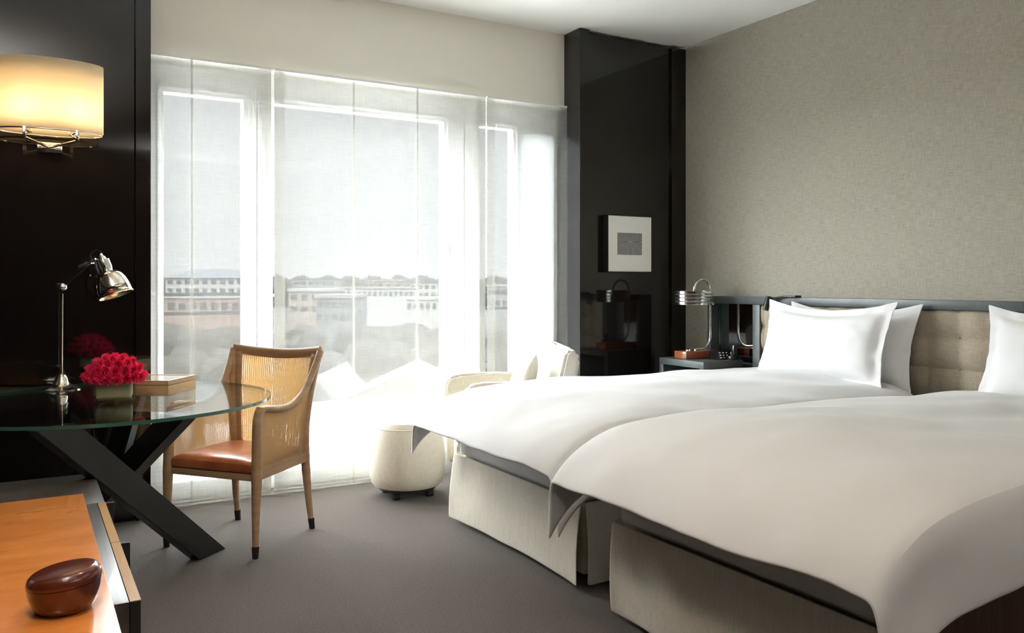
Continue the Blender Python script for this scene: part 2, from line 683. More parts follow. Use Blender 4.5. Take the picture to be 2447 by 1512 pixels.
# railing bars outside the side windows
for i, (xa, xb) in enumerate(((.60, 1.20), (2.60, 3.10))):
    t = thing('window_railing', ('two grey rail bars outside the left window pane', 'two grey rail bars outside the right window pane')[i], 'railing', (xa, YG + .2, 1.06), 0)
    for z in (1.184, 1.068):
        obj('rail_bar', add_box(NB(), xa, xb, YG + .19, YG + .215, z - .011, z + .011, .002), mat('grey_rail', (.022, .024, .026), .8, spec=0), t)
    for x in (xa + .006, xb - .006):
        obj('rail_post', add_box(NB(), x - .008, x + .008, YG + .195, YG + .21, 1.02, 1.22), mat('grey_rail_post', (.022, .024, .026), .8, spec=0), t)
    obj('mounting_plate', add_box(NB(), xa - .012, xa + .006, YG + .0605, YG + .21, 1.04, 1.21), mat('grey_rail_plate', (.022, .024, .026), .8, spec=0), t)

# ------------------------------------------------------------------ curtains
CX = [PXL + .004, x_at(648, YC), x_at(656, YC), x_at(1160, YC), x_at(1165, YC), PXR - .004]
ZT, ZB = 2.512, .012
cur_lab = ['ivory sheer panel curtain at the left, behind the cane chair', 'widest ivory sheer panel curtain, over the middle window', 'ivory sheer panel curtain at the right, beside the dark wall panel']
seams = [[458], [845, 997], []]


def curtain(i, x0, x1, hems):
    t = thing('sheer_curtain', cur_lab[i], 'curtain', ((x0 + x1) / 2, YC, 0), 0, 'sheer curtain panels')
    b = NB()

    def f(u, v):
        x = x0 + (x1 - x0) * u
        z = ZB + (ZT - ZB) * v
        return (x, YC + .003 * math.sin(x * 9 + i) + .002 * fbm(x * 3, z, i), z)
    add_grid(b, 40, 16, f)
    obj('fabric', b, curtain_mat, t)
    for xa, xb in hems:
        b = NB()
        add_grid(b, 3, 10, lambda u, v: (xa + (xb - xa) * u, YC + .008, ZB + (ZT - ZB) * v))
        obj('side_hem', b, hem_mat, t)
    b = NB()
    add_grid(b, 20, 1, lambda u, v: (x0 + (x1 - x0) * u, YC + .0095, ZB + .055 * v))
    obj('bottom_hem', b, hem_mat, t)
    for px in seams[i]:
        xs = x_at(px, YC)
        b = NB()
        add_box(b, xs - .006, xs + .006, YC - .0055, YC - .004, ZB, ZT)
        obj('seam', b, hem_mat, t)
    obj('bottom_bar', add_box(NB(), x0, x1, YC + .011, YC + .017, ZB + .002, ZB + .012), frame_white, t)
    obj('top_track', add_box(NB(), x0, x1, YC - .004, YC + .02, ZT - .001, ZT + .012), frame_white, t)


curtain(0, CX[0], CX[1], [(x_at(620, YC), CX[1])])
curtain(1, CX[2], CX[3], [(CX[2], x_at(682, YC)), (x_at(1140, YC), CX[3])])
curtain(2, CX[4], CX[5], [(CX[4], x_at(1184, YC))])

# ------------------------------------------------------------------ outside: ground and town
GROUND = -16.0
gmat = vary(mat('pale_ground', (.2, .2, .19), 1.0), (.012, .012, .0118), (.017, .017, .0165), (.05, .05, .05), 1.0)
gmat.b.inputs['Specular IOR Level'].default_value = 0
b = NB()
add_grid(b, 12, 12, lambda u, v: (-900 + 2600 * u, 12 + 1500 * v, GROUND))
tag(obj('town_ground', b, gmat), 'pale hazy ground of the town far below the windows', 'ground', kind='structure')
bw = {k: mat('town_wall_' + k, tuple(q * .95 for q in c), .9, spec=0) for k, c in dict(white=(.070, .070, .068), grey=(.030, .032, .034), sand=(.052, .044, .038), brick=(.052, .038, .032), slate=(.022, .023, .026), pale=(.045, .046, .047)).items()}
wmat = mat('town_window_glass', (.010, .011, .012), .8, spec=0)


def building(px0, px1, ytop, ybase, t, wall, roof, label, hip=0.0, rows=2, cols=6):
    x0, y0 = at_depth(px0, t)
    x1, y1 = at_depth(px1, t)
    L = math.hypot(x1 - x0, y1 - y0)
    ang = math.atan2(y1 - y0, x1 - x0)
    zt = z_at(ytop, t)
    zb = GROUND
    D = 14
    e = thing('town_building', label, 'building', (x0, y0, zb), ang, 'buildings of the town outside')
    obj('wall', add_box(NB(), 0, L, 0, D, 0, zt - zb), wall, e, smooth=False, local=True)
    rb = NB()
    h = zt - zb
    if hip:
        ov = .6
        vs = [rb.verts.new(p) for p in ((-ov, -ov, h + .01), (L + ov, -ov, h + .01), (L + ov, D + ov, h + .01), (-ov, D + ov, h + .01), (L * .28, D / 2, h + hip), (L * .72, D / 2, h + hip))]
        for f in ((0, 1, 5, 4), (1, 2, 5), (2, 3, 4, 5), (3, 0, 4), (3, 2, 1, 0)):
            rb.faces.new([vs[k] for k in f])
    else:
        add_box(rb, -.3, L + .3, -.3, D + .3, h, h + .6)
    obj('roof', rb, roof, e, smooth=False, local=True)
    zlow = z_at(ybase, t) - zb
    fl = (h - zlow) / max(rows, 1)
    for r in range(rows):
        for c in range(cols):
            cx = L * (c + .5) / cols
            obj('window', add_box(NB(), cx - L / cols * .28, cx + L / cols * .28, -.12, 0.05, h - fl * (r + .75), h - fl * (r + .3)), wmat, e, smooth=False, local=True)
    return e


building(396, 584, 664, 702, 230, bw['white'], bw['slate'], 'pale building with a dark hipped roof behind the left window', hip=2.6, rows=2, cols=9)
building(372, 600, 712, 748, 150, bw['brick'], bw['white'], 'long low orange building behind the left window railing', rows=1, cols=9)
building(690, 790, 696, 750, 190, bw['sand'], bw['white'], 'sand coloured block at the left of the middle window view', rows=2, cols=4)
building(755, 845, 712, 770, 150, bw['grey'], bw['pale'], 'dark grey block in front of the sand coloured one', rows=2, cols=5)
building(790, 990, 690, 712, 260, bw['white'], bw['pale'], 'long white building in the centre of the middle window view', rows=1, cols=16)
building(880, 960, 672, 690, 330, bw['brick'], bw['pale'], 'small pinkish building above the long white one', rows=1, cols=4)
building(980, 1075, 676, 712, 300, bw['white'], bw['slate'], 'white building at the right of the middle window view', rows=2, cols=6)
building(700, 800, 668, 684, 420, bw['pale'], bw['slate'], 'low grey building on the skyline at the left of the middle pane', rows=1, cols=6)
building(970, 1060, 716, 745, 210, bw['white'], bw['white'], 'low white warehouse beneath the right hand white building', rows=1, cols=6)
building(1165, 1230, 684, 735, 240, bw['pale'], bw['white'], 'pale block seen through the right window pane', rows=2, cols=4)
# skyline woods
tree_m = vary(mat('bare_twigs', (.17, .165, .155), 1.0), (.009, .0088, .0082), (.014, .0138, .013), (1, 1, 1), 1.4, detail=5)
tree_m.b.inputs['Specular IOR Level'].default_value = 0
bark = mat('grey_bark', (.009, .008, .007), 1.0, spec=0)
b = NB()
for k in range(280):
    px = -980 + k * 8.2
    t_ = 620 + 40 * math.sin(k * 1.7)
    x, y = at_depth(px, t_)
    h = z_at(660 + 5 * math.sin(k * .9) + random.uniform(-3, 2), t_)
    bmesh.ops.create_icosphere(b, subdivisions=1, radius=1, matrix=Matrix.Translation((x, y, GROUND + (h - GROUND) / 2)) @ Matrix.Diagonal((7, 7, (h - GROUND) / 2, 1)))
tag(obj('skyline_woods', b, tree_m), 'hazy grey band of far trees along the horizon', 'trees', kind='stuff')


def tree(px, ytop, t, r, idx):
    x, y = at_depth(px, t)
    zt = z_at(ytop, t)
    side = 'left' if px < 620 else ('middle' if px < 1100 else 'right')
    far = 'farther' if t > 100 else 'nearer'
    e = thing('bare_tree', '%s leafless grey tree below the %s window pane' % (far, side), 'tree', (x, y, GROUND), 0, '%s leafless trees below the %s window' % (far, side))
    H = zt - GROUND
    tb = NB()
    add_tube(tb, [(0, 0, 0), (0, 0, H * .6), (.3, 0, H * .8)], [.28, .2, .1], 6)
    obj('trunk', tb, bark, e, local=True)
    cb = NB()
    bmesh.ops.create_icosphere(cb, subdivisions=3, radius=1)
    for v in cb.verts:
        d = 1 + .35 * noise.noise(v.co * 2.3 + Vector((idx * 3.1, 0, 0)))
        v.co = Vector((v.co.x * r * d, v.co.y * r * d, v.co.z * r * .85 * d + H - r * .8))
    obj('crown', cb, tree_m, e, local=True)


tr = [(412, 778, 120, 3.0), (475, 790, 104, 3.0), (545, 782, 122, 3.4), (445, 835, 80, 2.2), (545, 838, 76, 2.2), (725, 778, 128, 3.4), (850, 772, 136, 3.6), (915, 780, 108, 3.2),
      (985, 776, 134, 3.6), (1045, 786, 116, 3.2), (880, 812, 90, 2.4), (950, 822, 101, 2.4), (1032, 822, 94, 2.4), (1180, 795, 112, 3.2), (1212, 838, 88, 2.6), (740, 838, 94, 2.8)]
for i, a_ in enumerate(tr):
    tree(*a_, i)


def tent(px0, px1, yp, yb, t, label):
    x0, y0 = at_depth(px0, t)
    x1, y1 = at_depth(px1, t)
    L = math.hypot(x1 - x0, y1 - y0)
    e = thing('marquee_tent', label, 'tent', (x0, y0, GROUND), math.atan2(y1 - y0, x1 - x0), 'white tents below the windows')
    hb = z_at(yb, t) - GROUND
    hp = z_at(yp, t) - GROUND
    rb = NB()
    add_prism(rb, [(0, hb), (L, hb), (L * .5, hp)], 'y', 0, 14)
    cloth = mat('white_tent_cloth', (.036, .036, .036), .9, spec=0)
    obj('roof', rb, cloth, e, smooth=False, local=True)
    obj('side_wall', add_box(NB(), .2, L - .2, .2, 13.8, 0, hb), cloth, e, smooth=False, local=True)


tent(820, 1090, 893, 955, 70, 'large white tent roof at the foot of the middle pane')
tent(690, 810, 900, 975, 70, 'white tent roof left of the large one, behind the chair')

# ------------------------------------------------------------------ beds
def bed(y0, y1, xf, label, shaded_side=False):
    e = thing('bed', label, 'bed', ((xf + 4.1) / 2, (y0 + y1) / 2, 0), 0, 'twin beds against the headboard')
    xh = 4.16
    obj('base', add_box(NB(), xf + .03, xh, y0 + .03, y1 - .03, .05, .345, .01), linen, e)
    mb = NB()
    add_box(mb, xf + .012, xh, y0 + .015, y1 - .015, .346, .60, .05, 4)
    obj('mattress', mb, bedding, e)
    # fitted sheet hem line: a folded band hanging over the top of the skirt

    def panel(p0, p1, nrm, seed, gap):
        L = math.hypot(p1[0] - p0[0], p1[1] - p0[1])

        def f(u, v):
            x = p0[0] + (p1[0] - p0[0]) * u
            y = p0[1] + (p1[1] - p0[1]) * u
            low = (1 - v)
            edge = max(0, 1 - min(u, 1 - u) * L / .14)
            w = .010 * low * math.sin(u * L * 5 + seed) + .014 * low * fbm(u * L * 3.2, v * 1.2, seed) + .014 * (edge ** 2) * math.sin(low * 2.6) + .006 * low
            w = max(w, -.004)
            return (x + nrm[0] * w, y + nrm[1] * w, .022 + gap + (.338 - gap) * v + .006 * fbm(u * L * 4, 3, seed) * low)
        b = NB()
        add_grid(b, 60, 14, f)
        obj('skirt_panel', b, linen, e, solid=.004, subd=1)
    panel((xf, y0), (xf, y1), (-1, 0), y0 * 3, 0)
    panel((xf + .012, y1 + .006), (xh, y1 + .006), (0, 1), y0 + 9, 0)
    if shaded_side:
        obj('side_rail', add_box(NB(), xf + .05, xh, y0 - .01, y0 + .012, .03, .40, .004), skirt_shade, e)  # dark panel standing in for the skirt in shade on this side
    else:
        panel((xf + .012, y0 - .006), (xh, y0 - .006), (0, -1), y0 + 4, 0)
    for x in (xf + .12, xh - .12):
        for y in (y0 + .12, y1 - .12):
            obj('leg', add_lathe(NB(), [(.022, 0), (.028, .05)], x, y, 12), rubber, e)
    return e


B1 = (2.765, 3.93, 1.95)
B2 = (1.30, 2.495, 1.90)
bed(*B1, 'twin bed nearer the window, with a linen skirt')
bed(*B2, 'twin bed nearer the camera, with a linen skirt', shaded_side=True)


def duvet(y0, y1, xf, xh, top, edge, dn, df, seed, label, headz):
    """one cover: crowned top, hanging sides, free foot edge; dn/df drop on the near and far side"""
    yc = (y0 + y1) / 2
    w = (y1 - y0) / 2
    rad = .05
    n_t, n_s = 46, 9
    prof = []                   # (offset from centre, drop, flag)
    N = 2 * n_s + n_t

    def section(v, x):
        # v 0..1 across: near hem -> far hem
        footk = math.exp(-max(0, x - xf) / .30)
        drop_n = dn * (.90 + .10 * footk)
        drop_f = df * (.86 + .14 * footk)
        H = top - (top - edge) * math.exp(-(max(0, x - xf)) / .15)
        H += (headz - top) * max(0, min(1, (x - 2.6) / 1.5))
        Ls = drop_n + 2 * w + drop_f
        s = v * Ls
        if s < drop_n:
            d = drop_n - s
            y = -w
            side = -1
        elif s > drop_n + 2 * w:
            d = s - drop_n - 2 * w
            y = w
            side = 1
        else:
            d = 0
            y = s - drop_n - w
            side = 0
        q = abs(y) / w
        crown = .035 * (1 - q * q) * (1 - .8 * footk) - .03 * q ** 6 * (1 - .75 * footk)
        z = H + crown
        if side:
            z = z - d
            flare = (.035 * footk * min(1.2, d / .2) ** 1.3 if side < 0 else 0) + .006 * min(1.2, d / .2)
            wave = .016 * math.sin(x * 7 + seed + side) * min(1, d / .12) + .012 * fbm(x * 3.1, d * 2, seed + side) * min(1, d / .1)
            y = y + side * (flare + rad * .3 * min(1, d / .05) + wave * (1 - .5 * footk))
        # soft lumps of the filling
        z += .020 * fbm(x * 1.9, y * 2.3, seed) + .011 * fbm(x * 3.6 + y * 2, y * 4.1 - x, seed + 5) + .003 * fbm(x * 9, y * 11, seed + 1)
        z += .004 * math.sin((x * .5 + y) * 16 + 3 * fbm(x * 1.3, y * 1.3, seed + 2)) * (1 - footk) * .6
        return y + yc, z
    b = NB()

    def fu(u):
        return xf + (xh - xf) * (u ** 1.35)

    def f(u, v):
        x = fu(u)
        y, z = section(v, x)
        k = math.exp(-(x - xf) / .12)
        # the foot edge is bowed a little and its hem corners swing out
        q = abs(y - yc) / w
        x -= k * (.03 * (1 - min(1, q) ** 2) - .02)
        x += k * .012 * fbm(y * 3, 1, seed)
        z = z - .0 
        return (x, y, z)
    add_grid(b, 70, 84, f)
    o = obj('duvet', b, bedding, solid=.014, subd=1)
    tag(o, label, 'duvet', 'white duvets on the twin beds')
    return o


duvet(2.70, 4.00, 1.73, 4.05, .705, .505, .22, .155, 1.3, 'white duvet on the bed nearer the window', .685)
duvet(1.22, 2.56, 1.65, 4.05, .735, .525, .25, .215, 6.1, 'white duvet on the bed nearer the camera', .70)


def pillow(cy, w, h, xb, zb, lean, label, seed, thick=.085, yaw=0.0):
    """flanged pillow standing on its long edge, leaning back"""
    b = NB()
    n_u, n_v = 44, 30

    def pt(u, v, side):
        a, c = 2 * u - 1, 2 * v - 1
        W = w / 2 * (1 - .09 * (1 - c * c))
        top = 1.04 - .25 * (1 - abs(a) ** 2.2) + .02 * fbm(a * 2, seed)
        Hh = h / 2 * (top if c > 0 else 1 - .04 * (1 - a * a))
        fl = .055
        ia = min(1, abs(a) * (w / 2) / (w / 2 - fl))
        ic = min(1, abs(c) * (h / 2) / (h / 2 - fl))
        th = ((1 - ia ** 3) * (1 - ic ** 3)) ** .42 if ia < 1 and ic < 1 else 0
        wr = .010 * fbm(a * 3, c * 3, seed) + .005 * fbm(a * 8, c * 6, seed + 3)
        flange = .010 * fbm(a * 6, c * 6, seed + 9) * (1 if th < .25 else 0)
        return (side * (thick * th + wr * th) + flange + (.003 if side > 0 else -.003), W * a, Hh * c + h / 2)
    for side in (-1, 1):
        add_grid(b, n_u, n_v, lambda u, v: pt(u, v, side))
    # close the border
    bmesh.ops.remove_doubles(b, verts=b.verts, dist=.0001)
    be = [e for e in b.edges if e.is_boundary]
    try:
        bmesh.ops.bridge_loops(b, edges=be)
    except Exception:
        pass
    M4 = Matrix.Translation((xb, cy, zb)) @ Matrix.Rotation(yaw, 4, 'Z') @ Matrix.Rotation(lean, 4, 'Y')
    xform(b, M4)
    o = obj('pillow', b, pillow_cotton, subd=1)
    tag(o, label, 'pillow', 'white flanged pillows')
    return o


pillow(3.24, .90, .50, 3.905, .665, R(16), 'front white pillow on the bed nearer the window', 2.0, thick=.075)
pillow(3.18, .90, .49, 4.065, .655, R(13), 'white pillow behind the front one on the bed nearer the window', 5.0, thick=.042)
pillow(1.88, .90, .50, 3.93, .66, R(17), 'white pillow on the bed nearer the camera, cut by the right picture edge', 8.0)

# ------------------------------------------------------------------ headboard
hb = thing('headboard', 'long beige tufted headboard with charcoal frame and mirror end', 'headboard', (4.28, 2.9, 0), 0)
YH0, YH1 = .9, 3.925
b = NB()
cell = .1667


def tf(u, v):
    y = YH1 - (YH1 - YH0) * u
    z = .30 + (1.108 - .30) * v
    a = ((y - 2.74) / cell) % 1.0
    c = ((z - .965) / cell) % 1.0
    sa, sc_ = abs(math.sin(math.pi * a)), abs(math.sin(math.pi * c))
    bulge = .45 * (sa * sc_) ** .32 + .55 * ((sa + sc_) / 2) ** .5
    return (4.256 - .042 * bulge, y, z)


add_grid(b, 18 * 9, 44, tf)
obj('tufted_panel', b, tuft, hb, solid=.004)
bt = NB()
for i in range(19):
    for j in range(5):
        y, z = 2.74 + (i - 11) * cell, .965 + (j - 3) * cell
        if YH0 + .03 < y < YH1 - .03 and .35 < z < 1.05:
            bmesh.ops.create_uvsphere(bt, u_segments=8, v_segments=6, radius=.008, matrix=Matrix.Translation((4.240, y, z)))
obj('button', bt, tuft, hb).__setitem__('kind', 'stuff')
obj('backing_board', add_box(NB(), 4.262, 4.335, YH0, YH1, .12, 1.10), grey_frame, hb)
obj('top_rail', add_box(NB(), 4.205, 4.336, YH0, 4.42, 1.110, 1.160, .002), grey_frame, hb)
obj('post', add_box(NB(), 4.215, 4.336, YH1 + .003, YH1 + .065, .12, 1.108, .002), grey_frame, hb)
obj('post', add_box(NB(), 4.215, 4.336, 4.385, 4.42, .12, 1.108, .002), grey_frame, hb)
obj('mirror', add_box(NB(), 4.305, 4.315, YH1 + .068, 4.384, .70, 1.107), mirror, hb, smooth=False)
obj('mirror_edge', add_box(NB(), 4.290, 4.304, 4.381, 4.384, .70, 1.107), edge_glass, hb, smooth=False)
obj('lower_board', add_box(NB(), 4.26, 4.336, YH1 + .068, 4.384, .12, .698), grey_frame, hb)

rl = thing('reading_light', 'small black reading spotlight on the headboard rail', 'lamp', (4.20, 3.80, 1.155), 0)
b = NB()
add_tube(b, [(4.165, 3.800, 1.165), (4.150, 3.805, 1.11), (4.142, 3.81, 1.075)], .019, 14)
obj('lamp_head', b, black_metal, rl)
b = NB()
add_tube(b, [(4.170, 3.79, 1.15), (4.19, 3.73, 1.160), (4.20, 3.68, 1.166)], .007, 8)
obj('arm', b, black_metal, rl)
obj('clamp', add_box(NB(), 4.178, 4.235, 3.60, 3.70, 1.1605, 1.174, .003), black_metal, rl)

# ------------------------------------------------------------------ nightstand and what stands on it
NX0, NX1, NY0, NY1, NZ = 3.84, 4.20, 4.06, 4.50, .732
ns = thing('nightstand', 'charcoal nightstand with an open front between bed and window panel', 'nightstand', ((NX0 + NX1) / 2, (NY0 + NY1) / 2, 0))
b = NB()
add_box(b, NX0, NX1, NY0, NY1, NZ - .045, NZ, .002)
obj('top', b, grey_frame, ns)
obj('side_panel', add_box(NB(), NX0, NX1, NY0, NY0 + .04, 0, NZ - .046, .002), grey_frame, ns)
obj('side_panel', add_box(NB(), NX0, NX1, NY1 - .04, NY1, 0, NZ - .046, .002), grey_frame, ns)
obj('back_panel', add_box(NB(), NX1 - .02, NX1, NY0 + .041, NY1 - .041, .05, NZ - .047), black_wood, ns)
obj('shelf', add_box(NB(), NX0 + .01, NX1 - .021, NY0 + .041, NY1 - .041, .42, .44), black_wood, ns)
obj('drawer', add_box(NB(), NX0 + .005, NX1 - .021, NY0 + .042, NY1 - .042, .08, .40, .002), black_wood, ns)

tl = thing('table_lamp', 'chrome table lamp with three stacked rings as shade, on the nightstand', 'lamp', (4.03, 4.34, NZ))
obj('base', add_box(NB(), 3.89, 4.17, 4.28, 4.40, NZ + .001, NZ + .052, .003), lamp_wood, tl)
pts = [(3.96, 4.34, NZ + .062), (4.08, 4.34, NZ + .062), (4.125, 4.34, NZ + .075), (4.155, 4.34, NZ + .105), (4.168, 4.34, NZ + .15), (4.170, 4.34, .98), (4.170, 4.34, 1.20)]
arch = [(4.093 + .077 * math.cos(a), 4.34, 1.20 + .077 * math.sin(a)) for a in [math.pi * k / 12 for k in range(1, 13)]]
path = smooth_path(pts, 5) + arch + [(4.016, 4.34, 1.17), (4.016, 4.34, 1.12)]
b = NB()
add_tube(b, path, .008, 12)
obj('bent_stem', b, chrome, tl)
satin = mat('bright_chrome_ring', (.92, .91, .88), .16, metal=1)
acr = shader_mix('clear_acrylic', lambda n, l: mixs(n, l, .38, sh(n, 'Transparent', Color=(.92, .94, .93, 1)).outputs[0], sh(n, 'Glossy', Roughness=.03, Color=(.9, .9, .88, 1)).outputs[0]))
for k in range(4):
    z0 = 1.102 + k * .0245
    b = NB()
    add_lathe(b, [(.129, z0), (.1345, z0 + .002), (.135, z0 + .011), (.1345, z0 + .020), (.129, z0 + .0225), (.122, z0 + .022), (.122, z0 + .001)], 4.016, 4.34, 56, cap=False)
    obj('shade_ring', b, satin, tl)
b = NB()
add_lathe(b, [(.02, 1.10), (.022, 1.125), (.022, 1.16), (.012, 1.17)], 4.016, 4.34, 20)
obj('socket', b, nickel, tl)
for a in (0, 120, 240):
    obj('spoke', add_tube(NB(), [(4.016 + .02 * math.cos(R(a)), 4.34 + .02 * math.sin(R(a)), 1.13), (4.016 + .122 * math.cos(R(a)), 4.34 + .122 * math.sin(R(a)), 1.13)], .003, 8), nickel, tl)
for kx in (3.925, 3.945, 4.0):
    obj('knob', add_lathe(NB(), [(.010, NZ + .0525), (.010, NZ + .063), (.006, NZ + .066)], kx, 4.31, 14), chrome, tl)

ck = thing('alarm_clock', 'black bedside alarm clock with rows of silver buttons', 'clock', (4.115, 4.17, NZ), R(-8))
obj('body', add_prism(NB(), [(-.055, .001), (.05, .001), (.05, .052), (-.03, .062)], 'x', -.075, .075, .002), plastic, ck, local=True)
# (outline is y,z; the sloping face looks to -Y)
for r_ in range(3):
    for c_ in range(3):
        bb = NB()
        add_box(bb, -.055 + c_ * .028, -.045 + c_ * .028, -.0560 + .0068 * r_, -.0500 + .0068 * r_, .012 + r_ * .016, .019 + r_ * .016)
        obj('button', bb, button_mat, ck, local=True, smooth=False)
bb = NB()
add_box(bb, .040, .046, -.052, -.036, .010, .050)
obj('dial', bb, button_mat, ck, local=True, smooth=False)
cs = thing('phone_handset', 'dark telephone standing at the right of the nightstand top', 'telephone', (4.14, 4.085, NZ))
obj('cradle', add_box(NB(), 4.09, 4.19, 4.065, 4.105, NZ + .001, NZ + .028, .004), plastic, cs)
obj('receiver', add_box(NB(), 4.125, 4.155, 4.07, 4.098, NZ + .0285, NZ + .10, .008), plastic, cs)

# ------------------------------------------------------------------ framed print on the right dark panel
fx0, fx1 = x_at(1453, YW - .055), x_at(1556, YW - .055)
tq = YW / ray(1500)[1]
fz1, fz0 = z_at(518.5, tq), z_at(649, tq)
pf = thing('picture_frame', 'square framed print with a small grey maze on an ivory mount', 'picture', ((fx0 + fx1) / 2, YW, fz0))
fr = NB()
yf, yb_ = YW - .060, YW - .001
tk = .006
add_box(fr, fx0 - tk, fx0, yf, yb_, fz0 - tk, fz1 + tk)
add_box(fr, fx1, fx1 + tk, yf, yb_, fz0 - tk, fz1 + tk)
add_box(fr, fx0, fx1, yf, yb_, fz1, fz1 + tk)
add_box(fr, fx0, fx1, yf, yb_, fz0 - tk, fz0)
obj('frame', fr, black_metal, pf, smooth=False)
obj('mount', add_box(NB(), fx0, fx1, yf + .004, yf + .010, fz0, fz1), mat_board, pf, smooth=False)
cxm, czm = (fx0 + fx1) / 2 - .003, (fz0 + fz1) / 2
sx_, sz_ = (fx1 - fx0) * .285, (fz1 - fz0) * .20
mz = NB()
ox, oz = cxm + .006, czm + sz_ * .20


def maze_seg(xa, za, xb, zb, w=.0011):
    d = math.hypot(xb - xa, zb - za)
    if d < 1e-6:
        return
    nx, nz = -(zb - za) / d * w, (xb - xa) / d * w
    vs = [mz.verts.new((x, yf + .0032, z)) for x, z in ((xa + nx, za + nz), (xb + nx, zb + nz), (xb - nx, zb - nz), (xa - nx, za - nz))]
    mz.faces.new(vs)


rs = [.012 + k * .0063 for k in range(22)]
for k, r_ in enumerate(rs):
    gaps = [(R(250 + 37 * (k % 3)), R(5)), (R((k * 83) % 360), R(4))]
    n_ = 90
    for i in range(n_):
        a0, a1 = 2 * math.pi * i / n_, 2 * math.pi * (i + 1) / n_
        if any(abs((a0 - g + math.pi) % (2 * math.pi) - math.pi) < wd for g, wd in gaps):
            continue
        p = (ox + r_ * math.cos(a0), oz + r_ * math.sin(a0), ox + r_ * math.cos(a1), oz + r_ * math.sin(a1))
        if all(abs(p[i] - cxm) < sx_ for i in (0, 2)) and all(abs(p[i] - czm) < sz_ for i in (1, 3)):
            maze_seg(*p)
for a, r0, r1 in ((0, 3, 9), (4, 10, 12), (180, 3, 7), (184, 9, 12), (270, 2, 5), (268, 7, 10), (92, 4, 8), (272, 11, 13)):
    p = [ox + rs[r0] * math.cos(R(a)), oz + rs[r0] * math.sin(R(a)), ox + rs[r1] * math.cos(R(a)), oz + rs[r1] * math.sin(R(a))]
    p[0], p[2] = [max(cxm - sx_, min(cxm + sx_, q)) for q in (p[0], p[2])]
    p[1], p[3] = [max(czm - sz_, min(czm + sz_, q)) for q in (p[1], p[3])]
    maze_seg(*p)
obj('maze_print', mz, ink, pf, smooth=False)
obj('paper', add_box(NB(), cxm - sx_, cxm + sx_, yf + .0035, yf + .0039, czm - sz_, czm + sz_), mat('grey_print_paper', (.42, .42, .40), .7), pf, smooth=False)

# ------------------------------------------------------------------ armchair by the window, cushion, footstool
ac = thing('armchair', 'cream linen armchair between the window and the far bed', 'armchair', (2.56, 4.465, 0), R(-24))


def arm_outline(x0, x1, zf, zb):
    return [(x0 + .02, .10), (x1, .10), (x1, zb), (x0 + .35, zf + .004), (x0 + .10, zf), (x0 + .03, zf - .02), (x0, zf - .07)]


for ya, yb2 in ((.215, .305), (-.305, -.215)):
    obj('arm', add_prism(NB(), arm_outline(-.36 if ya > 0 else -.27, .235, .668, .665), 'y', ya, yb2, .018), chair_linen, ac, local=True)
obj('seat_base', add_box(NB(), -.30, .22, -.213, .213, .12, .30, .02, 3), chair_linen, ac, local=True)
obj('seat_cushion', add_box(NB(), -.31, .20, -.212, .212, .302, .45, .04, 4), chair_linen, ac, local=True)
b = NB()
add_prism(b, [(.238, .12), (.33, .12), (.425, .80), (.412, .845), (.375, .862), (.34, .845), (.245, .46)], 'y', -.29, .29, .018)
obj('backrest', b, chair_linen, ac, local=True)
obj('piping', add_tube(NB(), [(.368, -.285, .862), (.368, .285, .862)], .005, 8), mat('ivory_piping', (.8, .77, .7), .8), ac, local=True)
for x in (-.24, .26):
    for y in (-.24, .24):
        obj('leg', add_lathe(NB(), [(.014, 0), (.022, .12)], x, y, 12), black_wood, ac, local=True)


def cushion(label, cx, cy, cz, w, h, th, lean, yaw):
    b = NB()

    def pt(u, v, side):
        a, c = 2 * u - 1, 2 * v - 1
        k = 1 - .10 * (1 - a * a) if abs(c) > .0 else 1
        W = w / 2 * (1 - .11 * (1 - c * c))
        H = h / 2 * (1 - .11 * (1 - a * a))
        t = th * ((1 - abs(a) ** 2.4) * (1 - abs(c) ** 2.4)) ** .55
        return (side * t, W * a, H * c)
    for s in (-1, 1):
        add_grid(b, 22, 22, lambda u, v: pt(u, v, s))
    bmesh.ops.remove_doubles(b, verts=b.verts, dist=.0002)
    xform(b, Matrix.Translation((cx, cy, cz)) @ Matrix.Rotation(yaw, 4, 'Z') @ Matrix.Rotation(lean, 4, 'Y'))
    o = obj('throw_cushion', b, chair_linen, subd=1)
    return tag(o, label, 'cushion')


cushion('cream square cushion leaning in the armchair by the window', 2.655, 4.39, .655, .38, .38, .07, R(18), R(-24))

pf_c = (1.955, 4.56)
st = thing('footstool', 'round oatmeal linen footstool on casters in front of the curtain', 'footstool', (*pf_c, 0))
b = NB()
prof = [(.150, .062), (.195, .066), (.212, .085), (.221, .13), (.224, .20), (.220, .28), (.212, .36), (.203, .415), (.188, .443), (.150, .455), (.08, .460), (.01, .461)]
add_lathe(b, prof, *pf_c, 56)
obj('upholstery', b, linen, st)
b = NB()
add_lathe(b, [(.2055, .408), (.2085, .411), (.2055, .414)], *pf_c, 56, cap=False)
obj('piping', b, linen, st)
obj('base_plate', add_lathe(NB(), [(.17, .045), (.17, .0615)], *pf_c, 40), black_metal, st)
for k in range(4):
    a = R(40 + 90 * k)
    cx_, cy_ = pf_c[0] + .145 * math.cos(a), pf_c[1] + .145 * math.sin(a)
    b = NB()
    add_tube(b, [(cx_ - .018, cy_, .022), (cx_ + .018, cy_, .022)], .022, 18)
    c = obj('caster', b, rubber, st)
    obj('fork', add_box(NB(), cx_ - .022, cx_ + .022, cy_ - .008, cy_ + .012, .034, .0445, .002), black_metal, c)

